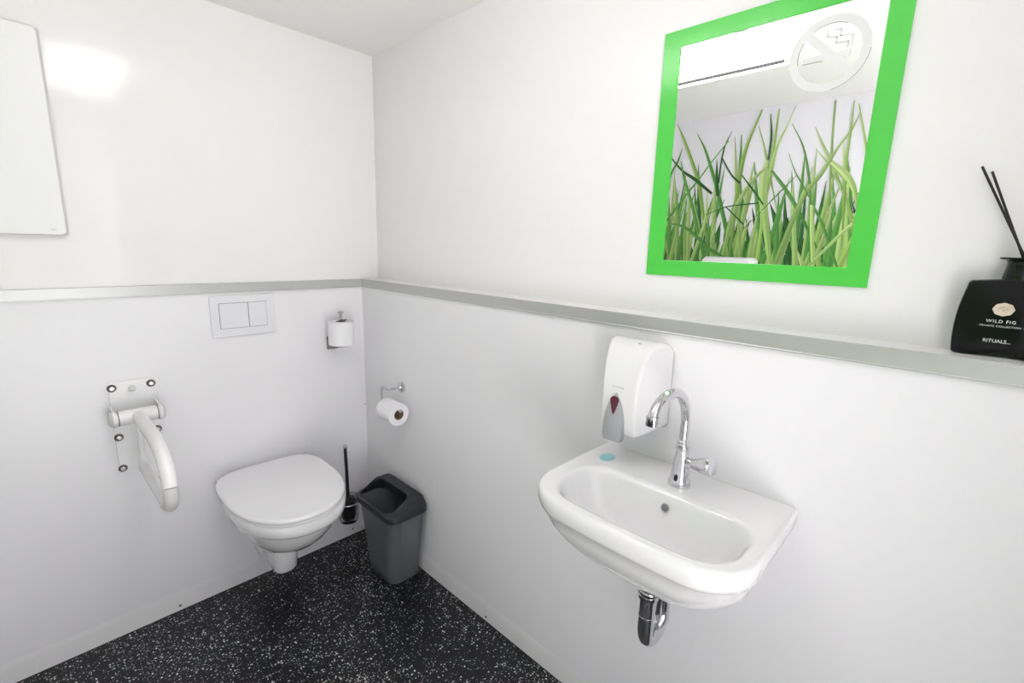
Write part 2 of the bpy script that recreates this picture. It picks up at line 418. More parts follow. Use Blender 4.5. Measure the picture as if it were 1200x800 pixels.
# spare roll standing upright on the back wall
RC = (-.1440,-.078)
roll('toilet_roll', (RC[0],RC[1],.9515), (0,0,1), .0520, .0205, .098, 'white spare toilet roll standing upright on the steel holder, back wall near the corner')
t = thing('spare_roll_holder', 'steel upright holder on the back wall carrying the spare paper roll', 'roll holder', (-.165,0,.925))
bm = bmesh.new(); box(bm, -.173,-.118,-.0035,-.0001,.921,.977); link('wall_plate', bm, M_DSTEEL, t, bevel=.0008)
bm = bmesh.new()
g = [(-.003,.921),(-.090,.9400),(-.090,.9475),(-.040,.950),(-.016,.956),(-.008,.966),(-.003,.977)]
loft(bm, [[(-.173,y,z) for y,z in g],[(-.170,y,z) for y,z in g]])
box(bm, -.170,-.124,-.090,-.060,.9420,.9460)
link('arm', bm, M_DSTEEL, t, bevel=.001)
bm = bmesh.new(); lathe(bm, (RC[0],RC[1],.94),(0,0,1),[(.0065,0),(.0065,.140),(.0075,.142),(.0110,.147),(.0115,.149),(.010,.151)],24)
link('rod', bm, M_STEEL, t)
bm = bmesh.new(); box(bm, RC[0]-.007,RC[0]+.026,RC[1]-.006,RC[1]+.006,1.0520,1.0560); link('retaining_clip', bm, M_DSTEEL, t, bevel=.001)
# hanging roll on the right wall
RX = -.066
roll('toilet_roll', (RX,-.333,.702), (0,1,0), .0465, .0215, .098, 'white toilet roll hanging on its side from the chrome holder on the right wall')
t = thing('toilet_roll_holder', 'chrome open toilet roll holder with round rosette on the right wall', 'roll holder', (0,-.307,.77))
bm = bmesh.new(); lathe(bm, (-.0001,-.307,.788),(-1,0,0),[(.0225,0),(.0225,.008),(.0205,.010),(.010,.011),(.0085,.014)],32); link('rosette', bm, M_CHROME, t)
bm = bmesh.new()
pp = [Vector(q) for q in ((-.010,-.307,.788),(-.030,-.307,.788),(-.056,-.306,.788))]
pp += smooth_path([(-.062,-.304,.788),(-.066,-.298,.788),(-.067,-.290,.788)],5) + [Vector((-.067,-.270,.788))]
pp += smooth_path([(-.067,-.262,.788),(-.067,-.256,.786),(-.067,-.254,.780)],5) + [Vector((-.067,-.254,.75))]
pp += smooth_path([(-.067,-.254,.728),(-.067,-.256,.721),(-.067,-.262,.719)],5) + [Vector((-.067,-.32,.719)),Vector((-.067,-.395,.719))]
tube(bm, pp, .0050, 16); lathe(bm,(-.067,-.393,.719),(0,-1,0),[(.0042,0),(.0052,.001),(.0052,.005),(.003,.007)],16)
link('bar', bm, M_CHROME, t, smooth=60)

# ================================================================== TOILET BRUSH
BC = (-.136,-.056)
t = thing('toilet_brush_holder', 'clear glass toilet brush cup in a chrome wall ring, right of the toilet', 'toilet brush holder', (BC[0],0,.116))
bm = bmesh.new(); lathe(bm, (BC[0],BC[1],.116),(0,0,1),[(.034,0),(.0400,.004),(.0425,.02),(.0470,.118),(.0450,.118),(.0402,.022),(.036,.006),(.001,.006)],40,caps=(True,False)); link('glass_cup', bm, M_GLASS, t, smooth=50)
bm = bmesh.new(); tube(bm, [(BC[0]+.0495*math.cos(a),BC[1]+.0495*math.sin(a),.214) for a in [2*PI*k/40 for k in range(40)]], .0032, 12, loop=True); link('ring', bm, M_CHROME, t, smooth=60)
bm = bmesh.new(); tube(bm, [(-.090+.031*math.cos(a_),-.003,.186+.031*math.sin(a_)) for a_ in [2*PI*k/40 for k in range(40)]], .0016, 10, loop=True); link('rosette_rim', bm, M_STEEL, t)
bm = bmesh.new(); lathe(bm, (-.090,-.0001,.186),(0,-1,0),[(.030,0),(.030,.004),(.008,.0048)],36); link('wall_rosette', bm, M_PLA, t)
bm = bmesh.new(); tube(bm, [(-.090,-.004,.186),(-.098,-.016,.205),(-.106,-.022,.214)], .004, 12); link('arm', bm, M_CHROME, t)
t = thing('toilet_brush', 'black toilet brush with slim upright handle standing in the glass cup', 'toilet brush', (BC[0],BC[1],.122))
bm = bmesh.new(); n=26
prof = [(.006,.106),(.026,.110),(.032,.125),(.036,.165),(.037,.195),(.034,.203),(.008,.206)]
prof = [(a,b-.106) for a,b in prof]
lathe(bm, (BC[0],BC[1],.1235),(0,0,1),prof,40)
for v in bm.verts: 
    d = Vector((v.co.x-BC[0], v.co.y-BC[1], 0)); v.co += d*random.uniform(-.06,.03)
link('bristles', bm, M_BLACKP, t, smooth=0)
bm = bmesh.new(); lathe(bm, (BC[0],BC[1],.205),(0,0,1),[(.016,.015),(.018,.020),(.016,.024),(.007,.030)],32); link('splash_collar', bm, M_BLACKP, t)
bm = bmesh.new(); tube(bm, [(BC[0],BC[1],.20),(BC[0]+.001,BC[1]+.004,.35),(BC[0]+.002,BC[1]+.010,.470)], [.0078,.0072,.0070], 18); link('handle', bm, M_BLACKP, t, smooth=60)
bm = bmesh.new(); lathe(bm, (BC[0]+.002,BC[1]+.010,.468),(0,0,1),[(.0074,0),(.0078,.002),(.0078,.012),(.006,.015)],18); link('handle_tip', bm, M_STEEL, t)

# ================================================================== WASTE BIN
t = thing('waste_bin', 'grey plastic waste bin with open anthracite hood lid in the corner', 'waste bin', (-.09,-.35,0))
RZ = math.radians(4)
def binring(x0,x1,y0,y1,r,z,n=8):
    cx,cy = (x0+x1)/2,(y0+y1)/2
    return [(x,y,z) for x,y in rrect(cx,cy,(x1-x0)/2,(y1-y0)/2,r,n)]
bm = bmesh.new()
def lerp(a,b,t): return a+(b-a)*t
def prism(z, g=0, r=.042):
    s = z/.325
    return binring(lerp(-.156,-.181,s)+g, lerp(-.010,-.012,s)-g, lerp(-.450,-.498,s)+g, lerp(-.255,-.222,s)-g, r, z)
outer = [binring(-.150,-.016,-.442,-.262,.028,.0),] + [prism(z) for z in (.004,.05,.12,.20,.28,.325)]
inner = [prism(z,.0025,.032) for z in (.325,.20,.10,.02,.006)]
loft(bm, outer+inner)
# panel ribs near the corners (two shallow vertical grooves) as slim raised strips
body = link('body', bm, M_BIN, t, smooth=50)
bm = bmesh.new()
loft(bm, [[(-.040+a*.002, lerp(-.450,-.498,z/.325)-b, z) for a,b in ((-1,-.001),(1,-.001),(1,.0014),(-1,.0014))] for z in (.006,.322)])
loft(bm, [[(-.135+a*.002, lerp(-.450,-.498,z/.325)-b, z) for a,b in ((-1,-.001),(1,-.001),(1,.0014),(-1,.0014))] for z in (.006,.322)])
link('rib', bm, M_BIN, t, smooth=0)
# lid: rounded-rectangular rim that rises towards the right wall; opening faces the room
bm = bmesh.new()
NX = 44
X0,X1,Y0,Y1 = -.192,-.008,-.510,-.212
cx,cy = (X0+X1)/2,(Y0+Y1)/2
def hood(x, y):
    s = max(0,min(1,(x-X0)/(X1-X0)))
    e = max(0, min(1,(s-.10)/.50)); e = e*e*(3-2*e)
    # the near side keeps lower and slopes down to its edge, the far side too
    side = min(1, max(0,(y-Y0)/.060)); side = side*side*(3-2*side)
    sd2 = min(1, max(0,(Y1-y)/.012)); sd2 = sd2*sd2*(3-2*sd2)
    back = min(1, max(0,(X1-x)/.020)); back = back**.6
    return .338 + .040*e*(.15+.85*side)*(.55+.45*sd2)*(.65+.35*back)
out2 = rrect(cx,cy,(X1-X0)/2,(Y1-Y0)/2,.040,10)
# opening outline (rounded), leaning to the room side
ox0,ox1,oy0,oy1 = -.179,-.070,-.462,-.228
op = rrect((ox0+ox1)/2,(oy0+oy1)/2,(ox1-ox0)/2,(oy1-oy0)/2,.036,10)
rings = [[(x,y,.316) for x,y in out2],[(x,y,.333) for x,y in out2]]
def mixr(f, dz=0):
    return [((1-f)*a[0]+f*b[0],(1-f)*a[1]+f*b[1], hood((1-f)*a[0]+f*b[0],(1-f)*a[1]+f*b[1])+dz) for a,b in zip(out2,op)]
rings += [[(x+(cx-x)*.012,y+(cy-y)*.012,.337) for x,y in out2]]
rings += [mixr(f) for f in (.12,.25,.4,.55,.7,.85,.97)]
rings += [[(p[0],p[1],p[2]-.002) for p in mixr(1.0)],[(p[0],p[1],p[2]-.010) for p in mixr(1.0)]]
rings += [[(p[0],p[1],min(p[2],.326)) for p in mixr(.8,-.016)],[(x+(cx-x)*.03,y+(cy-y)*.02,.316) for x,y in out2]]
loft(bm, rings+[rings[0]], False, False)
link('lid', bm, M_BINLID, t, smooth=45)
# ================================================================== WASHBASIN
SY = -1.533
t = thing('washbasin', 'white ceramic wall-hung washbasin on the right wall below the soap dispenser', 'washbasin', (0,SY,.64))
def ring4(x0, x1, hy, rf, rb, z, bow=0.0, n=10, m=6, ymid=SY, zf=None):
    """outline with front corners rf (x0 side) and back corners rb (x1 side); the front bows outwards"""
    y0, y1 = ymid-hy, ymid+hy; out = []
    def arc(cx,cy,r,a0,a1):
        for k in range(n+1):
            a = math.radians(a0+(a1-a0)*k/n); out.append((cx+r*math.cos(a), cy+r*math.sin(a)))
    def seg(p,q):
        for k in range(1,m):
            out.append((p[0]+(q[0]-p[0])*k/m, p[1]+(q[1]-p[1])*k/m))
    arc(x1-rb,y1-rb,rb,0,90);   seg((x1-rb,y1),(x0+rf,y1))
    arc(x0+rf,y1-rf,rf,90,180); seg((x0,y1-rf),(x0,y0+rf))
    arc(x0+rf,y0+rf,rf,180,270);seg((x0+rf,y0),(x1-rb,y0))
    arc(x1-rb,y0+rb,rb,270,360);seg((x1,y0+rb),(x1,y1-rb))
    res = []
    for x,y in out:
        f = max(0,min(1,(x1-x)/(x1-x0)))
        res.append((x - bow*f*(1-((y-ymid)/hy)**2), y, z))
    return res
bm = bmesh.new()
R = []
for z,x0,hy,rf in ((.6700,-.188,.055,.050),(.6730,-.206,.080,.068),(.682,-.228,.116,.085),(.700,-.254,.152,.095),(.726,-.281,.185,.10),(.756,-.303,.208,.10),(.786,-.320,.2215,.098),(.811,-.3285,.2285,.096)):
    R.append(ring4(x0,0,hy,rf,.006,z,.006))
for z,x0,hy,rf in ((.8145,-.3297,.2295,.096),(.8175,-.3322,.2315,.096),(.824,-.3345,.2330,.096),(.840,-.3385,.2345,.096),(.853,-.3380,.2340,.096),(.8585,-.3360,.2325,.094),(.8612,-.3320,.2290,.090),(.862,-.3270,.2250,.086),(.862,-.3240,.2220,.084)):
    R.append(ring4(x0,0,hy,rf,.006,z,.010))
IY = SY-.010
for z,x0,x1,hy,r in ((.862,-.3205,-.122,.2045,.074),(.862,-.3185,-.126,.2010,.072),(.8605,-.3140,-.133,.196,.070),(.855,-.3080,-.139,.191,.068),(.840,-.300,-.147,.184,.062),(.815,-.290,-.158,.172,.054),(.785,-.275,-.170,.152,.042),(.762,-.258,-.180,.122,.030),(.750,-.240,-.190,.085,.018),(.7455,-.222,-.200,.03,.010),(.7450,-.215,-.206,.006,.004)):
    R.append(ring4(x0,x1,hy,r,r,z,.010,ymid=IY))
loft(bm, R)
for v in bm.verts:   # the wall side stays flat against the wall
    if v.co.x > -.0002: v.co.x = -.0002
link('basin', bm, M_CER, t, smooth=50)
bm = bmesh.new(); ax = Vector((-.86,0,.5))
c0 = Vector((-.1535,-1.5515,.8335))
lathe(bm, c0-ax.normalized()*.003, ax, [(.0092,0),(.0096,.0040),(.0088,.0046),(.0074,.0046),(.0070,.0036)],28,caps=(True,False)); link('overflow_ring', bm, M_CHROME, t)
bm = bmesh.new(); lathe(bm, c0, ax, [(.0071,0),(.0071,.0010)],24); link('overflow_hole', bm, M_SEAM, t)
bm = bmesh.new(); lathe(bm, (-.212,IY,.7452),(0,0,1),[(.022,0),(.022,.002),(.018,.003),(.004,.0022)],28); link('drain', bm, M_CHROME, t)

# ---- tap
TXX,TYY = -.085,-1.548
t = thing('basin_tap', 'chrome swan-neck tap with one side handle on the washbasin', 'tap', (TXX,TYY,.862))
bm = bmesh.new(); lathe(bm, (TXX,TYY,.8618),(0,0,1),[(.0240,0),(.0246,.003),(.0232,.010),(.0200,.024),(.0172,.042),(.0150,.062),(.0138,.080),(.0134,.088)],40); link('body', bm, M_CHROME, t, smooth=60)
bm = bmesh.new(); lathe(bm, (TXX,TYY,.945),(0,0,1),[(.0118,0),(.0150,.003),(.0160,.008),(.0145,.013),(.0120,.016),(.0130,.018),(.0130,.021),(.0095,.024)],36); link('collar', bm, M_CHROME, t, smooth=60)
bm = bmesh.new()
pts = [(TXX,TYY,.965),(TXX,TYY,.99),(TXX-.001,TYY,1.020),(TXX-.012,TYY,1.052),(TXX-.036,TYY,1.078),(TXX-.070,TYY,1.091),(TXX-.106,TYY,1.090),(TXX-.134,TYY,1.079),(TXX-.150,TYY,1.064),(TXX-.156,TYY,1.052)]
tube(bm, smooth_path(pts,8), [.0098+.0016*k/72 for k in range(73)], 24); link('spout', bm, M_CHROME, t, smooth=60)
bm = bmesh.new(); lathe(bm, (TXX-.1545,TYY,1.060),(-.14,0,-1),[(.0108,-.002),(.0132,-.001),(.0136,.002),(.0124,.004),(.0124,.017),(.0110,.019),(.009,.0185)],32); link('aerator', bm, M_CHROME, t, smooth=40)
H0 = Vector((TXX,TYY-.006,.918)); HD = Vector((-.10,-1,.20)).normalized()
bm = bmesh.new(); lathe(bm, H0, HD, [(.0085,0),(.0085,.010),(.0110,.012),(.0115,.018),(.0105,.021)],28); link('handle_stem', bm, M_CHROME, t)
bm = bmesh.new()
u,v = frame_of(HD); rings=[]
for tt,r,amp in ((.020,.0105,0),(.026,.0120,.02),(.040,.0152,.07),(.052,.0185,.10),(.060,.0205,.10),(.063,.0205,.08),(.066,.0185,.05)):
    rings.append([H0+HD*tt+(u*math.cos(2*PI*k/64)+v*math.sin(2*PI*k/64))*r*(1+amp*math.cos(6*2*PI*k/64)) for k in range(64)])
loft(bm, rings); link('handle', bm, M_CHROME, t, smooth=50)
bm = bmesh.new(); lathe(bm, (TXX-.0192,TYY+.0,.884),(-1,0,.12),[(.0045,-.004),(.0045,.0016),(.003,.0026)],18)
for vv in bm.verts: vv.co.z = .884+(vv.co.z-.884)*1.9
link('badge', bm, M_BLACKP, t)

# ---- trap below the basin
t = thing('basin_trap', 'chrome curved drain trap hanging below the washbasin', 'drain trap', (-.147,-1.53,.46))
bm = bmesh.new(); lathe(bm, (-.147,-1.53,.668),(0,0,-1),[(.0175,0),(.0175,.060)],28); link('tailpiece', bm, M_CHROME, t)
bm = bmesh.new(); lathe(bm, (-.147,-1.53,.622),(0,0,-1),[(.0235,0),(.0250,.002),(.0250,.007),(.0235,.009),(.0235,.012),(.0245,.013),(.0235,.022),(.0195,.025)],36); link('collar_nut', bm, M_CHROME, t, smooth=40)
bm = bmesh.new()
cx = -.1045; rad=.0425
pts = [(-.147,-1.53,z) for z in (.602,.575,.550,.525,.514)] + [(cx-rad*math.cos(math.radians(a)),-1.53,.510-rad*math.sin(math.radians(a))) for a in range(10,180,10)] + [(cx+rad,-1.53,z) for z in (.512,.53,.56,.585)]
tube(bm, pts, [.0185]*5+[.0175]*17+[.0160]*4, 28); link('trap_bend', bm, M_CHROME, t, smooth=60)
bm = bmesh.new(); lathe(bm, (-.147,-1.53,.553),(0,0,-1),[(.0185,0),(.0194,.0008),(.0194,.0030),(.0185,.0038)],32); link('joint_ring', bm, M_CHROME, t)
bm = bmesh.new(); lathe(bm, (cx+rad,-1.53,.603),(0,0,-1),[(.0205,0),(.0220,.002),(.0220,.012),(.0205,.016),(.0165,.018)],32); link('collar_nut', bm, M_CHROME, t, smooth=40)
bm = bmesh.new(); tube(bm, smooth_path([(cx+rad,-1.53,.595),(cx+rad,-1.53,.615),(cx+rad+.010,-1.53,.630),(cx+rad+.03,-1.53,.634),(-.0002,-1.53,.634)],6), .016, 24); link('wall_pipe', bm, M_CHROME, t, smooth=60)

# ---- small turquoise disc on the rear left corner
bm = bmesh.new(); lathe(bm, (-.086,-1.360,.8618),(0,0,1),[(.0165,0),(.0175,.0012),(.0165,.0028),(.010,.0034)],32)
for v in bm.verts: v.co.y = -1.360+(v.co.y+1.360)*1.0; v.co.x = -.086+(v.co.x+.086)*1.35
o = link('soap_bar', bm, M_BLUE); tag(o, 'small flat pale turquoise oval on the rear left corner of the washbasin', 'soap')

# ================================================================== SOAP DISPENSER
CY = -1.391
t = thing('soap_dispenser', 'white wall soap dispenser with grey push lever, above the washbasin', 'soap dispenser', (0,CY,.93))
def half(x): return .0790 - .0320*min(1,(-x)/.105)**1.1
prof = [(-.0005,.9560),(-.03,.9500),(-.06,.9450),(-.092,.9400),(-.0985,.9410),(-.1020,.9460),(-.1040,.965),(-.1050,1.00),(-.1045,1.04),(-.1020,1.075),(-.0960,1.105),(-.0860,1.130),(-.0720,1.149),(-.0540,1.1610),(-.0340,1.1650),(-.0150,1.1620),(-.0050,1.1545),(-.0005,1.146)]
bm = bmesh.new(); rings = []
ccx, ccz = -.045,1.05
for s,f in ((-1,.90),(-.992,.935),(-.965,.965),(-.92,.985),(-.84,.997),(-.70,1.0),(0,1.0),(.70,1.0),(.84,.997),(.92,.985),(.965,.965),(.992,.935),(1,.90)):
    rings.append([(min(-.0005, ccx+(x-ccx)*f) if x<-.001 else -.0005, CY+s*half(x), ccz+(z-ccz)*f) for x,z in prof])
loft(bm, rings)
link('housing', bm, M_PLA, t, smooth=50)
# back plate that the housing clips on
bm = bmesh.new()
loft(bm, [[(x,CY+a,z) for a,z in [( (px),(pz)) for px,pz in rrect(0,1.0485,.0805,.0995,.014)]] for x in (-.0004,-.0022)])
link('back_plate', bm, M_CAPW, t)
# lever
def bullet(h, w, z0, n=14):
    """pointed-arch outline in (y,z), straight foot"""
    pts = [(-w*.92,z0+.006),(-w*.80,z0),(w*.80,z0),(w*.92,z0+.006)]
    for k in range(n+1):
        a = k/n; pts.append((w*(1.0-a**3.2), z0+.012+(h-.012)*a))
    for k in range(n-1,-1,-1):
        a = k/n; pts.append((-w*(1.0-a**3.2), z0+.012+(h-.012)*a))
    return pts
bm = bmesh.new()
def leverx(z): return -.1195 + (z-.925)/.115*.0085
rings = []
for d,f in ((.018,1.0),(.004,1.0),(.0015,.985),(0,.93)):
    rings.append([(leverx(z)+d, CY+.006+y*f, .985+(z-.985)*(f if f<1 else 1)) for y,z in bullet(.118,.0262,.924)])
loft(bm, rings); link('lever', bm, M_LEVER, t, smooth=50)
bm = bmesh.new()
def tear(n=20):
    pts=[]
    for k in range(n+1):
        a = math.radians(-20+220*k/n); pts.append((.0112*math.cos(a), 1.0240+.0112*math.sin(a)))
    pts.append((-.004,.998)); pts.append((0,.990)); pts.append((.004,.998)); return pts
loft(bm, [[(leverx(z)+d, CY+.006+y*f, 1.012+(z-1.012)*f) for y,z in tear()] for d,f in ((.002,1),(-.0012,1),(-.0022,.9),(-.0026,.6))])
link('sight_window', bm, M_WINDOW, t, smooth=60)
bm = bmesh.new()
for k,(w,h) in enumerate(((.004,.0022),(.003,.0016),(.0038,.0016),(.0032,.0022),(.0036,.0018))):
    y = CY+.016-k*.0062; box(bm, -.1044,-.1036,y-w/2,y+w/2,1.0560-h/2-k*.0002,1.0560+h/2)
link('maker_mark', bm, M_INKG, t, smooth=0)
bm = bmesh.new(); lathe(bm, (-.060,CY-.020,1.1585),(0,0,1),[(.0035,0),(.0035,.0022),(.002,.003)],14); link('lock', bm, M_CAPW, t)

# ================================================================== MIRROR
MYo0,MYo1,MZo0,MZo1 = -1.806,-1.338,1.315,1.8776
MYi0,MYi1,MZi0,MZi1 = -1.7686,-1.3805,1.3525,1.8405
t = thing('mirror', 'wall mirror in a wide flat green frame with an etched no-smoking sign', 'mirror', (UX,(MYo0+MYo1)/2,MZo0))
bm = bmesh.new(); box(bm, UX-.0035,UX-.0002,MYi0-.006,MYi1+.006,MZi0-.006,MZi1+.006); link('mirror_glass', bm, M_MIRROR, t, smooth=0)
bm = bmesh.new()
xa,xb = UX-.0058,UX-.0001
o4 = [(MYo0,MZo0),(MYo1,MZo0),(MYo1,MZo1),(MYo0,MZo1)]; i4 = [(MYi0,MZi0),(MYi1,MZi0),(MYi1,MZi1),(MYi0,MZi1)]
loft(bm, [[(xb,y,z) for y,z in o4],[(xa,y,z) for y,z in o4],[(xa,y,z) for y,z in i4],[(xb,y,z) for y,z in i4],[(xb,y,z) for y,z in o4]], False, False)
link('frame', bm, M_GREEN, t, smooth=0, bevel=.0006)
# etched no-smoking sign on the glass
NC = (-1.6835,1.7565)
def at(u,v,d): return (UX-.0035-d, NC[0]-u, NC[1]+v)     # u right, v up as seen
def flat(bm, pts, d0=.0001, d1=.0004):
    loft(bm, [[at(u,v,d0) for u,v in pts],[at(u,v,d1) for u,v in pts]])
RO,RI = .0680,.0530
bm = bmesh.new()
ring = lambda r,n=72: [(r*math.cos(2*PI*k/n), r*math.sin(2*PI*k/n)) for k in range(n)]
loft(bm, [[at(u,v,.0001) for u,v in ring(RO)],[at(u,v,.0004) for u,v in ring(RO)],[at(u,v,.0004) for u,v in ring(RI)],[at(u,v,.0001) for u,v in ring(RI)],[at(u,v,.0001) for u,v in ring(RO)]], False, False)
def bar(bm, cu, cv, L_, w, ang, d0=.0001, d1=.0004):
    c,s = math.cos(ang),math.sin(ang)
    flat(bm, [(cu+c*a-s*b, cv+s*a+c*b) for a,b in ((-L_/2,-w/2),(L_/2,-w/2),(L_/2,w/2),(-L_/2,w/2))], d0, d1)
bar(bm, 0,0, 2*(RI+.004), .015, math.radians(-45),.0001,.00033)
bar(bm, -.026,-.006,.034,.011,0)      # cigarette, left of the slash
flat(bm, [(.012,-.0115),(.024,-.0115),(.024,-.0005),(.001,-.0005)])
bar(bm, .0285,-.006,.0030,.011,0); bar(bm, .0350,-.006,.0030,.011,0)
def sm(pts, w=.0026):
    for (a,b),(c,d) in zip(pts[:-1],pts[1:]):
        L_ = math.hypot(c-a,d-b); bar(bm, (a+c)/2,(b+d)/2, L_+w, w, math.atan2(d-b,c-a))
sm([(-.006,.042),(-.006,.030),(.010,.026),(.010,.016),(.030,.014),(.030,.005)])
sm([(.006,.040),(.016,.038),(.016,.027),(.036,.024),(.036,.005)])
link('no_smoking_sign', bm, M_FROST, t, smooth=0)
bm = bmesh.new()      # thin engraved outline seen on parts of the sign
def arc(r, a0, a1, w=.0006, n=24):
    p = [math.radians(a0+(a1-a0)*k/n) for k in range(n+1)]
    flat(bm, [(r*math.cos(a),r*math.sin(a)) for a in p]+[((r-w)*math.cos(a),(r-w)*math.sin(a)) for a in reversed(p)], .0004,.00055)
arc(RI,62,125,.0009); arc(RI,148,192,.0009); arc(RO,-80,-5,.0008)
bar(bm, -.026,-.0115,.034,.0010,0,.0004,.00055)
link('engraved_outline', bm, M_FROSTL, t, smooth=0)

# ================================================================== WALL PANEL TOP LEFT
t = thing('wall_panel', 'large flat white rectangular panel with rounded corners, upper left wall', 'wall panel', (-1.24,0,1.372))
bm = bmesh.new(); loft(bm, [[(x,y,z) for x,z in rrect(-1.2225,1.6485,.2775-g,.2745-g,.012)] for y,g in ((-.018,.001),(-.019,0),(-.0245,0),(-.0255,.001))])
link('board', bm, M_BOARD, t)
bm = bmesh.new(); loft(bm, [[(x,y,z) for x,z in rrect(-1.2185,1.6475,.2795-g,.2745-g,.006)] for y,g in ((-.010,.001),(-.0175,0),(-.0182,.0006))])  # grey slab behind the board, reaching slightly past its right edge
link('back_slab', bm, M_BOARDE, t)
for x,z in ((-1.05,1.45),(-1.40,1.45),(-1.05,1.84),(-1.40,1.84)):
    bm = bmesh.new(); lathe(bm, (x,-.0001,z),(0,-1,0),[(.012,0),(.012,.0105)],20); link('spacer', bm, M_CAPW, t)
bm = bmesh.new(); box(bm, -.9745,-.9655,-.0258,-.0253,1.3875,1.3890); box(bm, -.9755,-.9742,-.0258,-.0253,1.3885,1.3915); link('maker_mark', bm, M_INKG, t, smooth=0)

# ================================================================== CEILING LAMP
LX0,LX1 = -.868,-.610
t = thing('ceiling_lamp', 'white rectangular ceiling lamp with rounded ends, seen in the mirror', 'ceiling lamp', (-.739,-1.11,HC))
bm = bmesh.new(); loft(bm, [[(x,y,z) for x,y in rrect(-.739,-1.11,.129-g,.265-g,.05)] for z,g in ((HC-.0001,.004),(HC-.008,.004),(HC-.010,.008))]); link('base', bm, M_LAMPB, t)
for xc,hw in ((-.8360,.0300),(-.7675,.0345),(-.6715,.0575)):
    bm = bmesh.new(); loft(bm, [[(x,y,z) for x,y in rrect(xc,-1.11,hw-g*.4,.262-g,.026-g*.3)] for z,g in ((HC-.0095,0),(HC-.055,.0),(HC-.068,.005),(HC-.076,.014),(HC-.079,.030))])
    link('diffuser', bm, M_OPAL, t, smooth=60)
for xc in (-.8040,):
    bm = bmesh.new(); box(bm, xc-.0026,xc+.0026,-1.340,-.880,HC-.0860,HC-.0095); link('seam', bm, M_LGROOVE, t, smooth=0)
for yc in (-1.25,-.97):
    for xx in (-.8675,-.6125):
        bm = bmesh.new(); box(bm, xx-.001,xx+.0015,yc-.02,yc+.02,HC-.024,HC-.008); link('clip', bm, M_LAMPB, t, bevel=.0005)

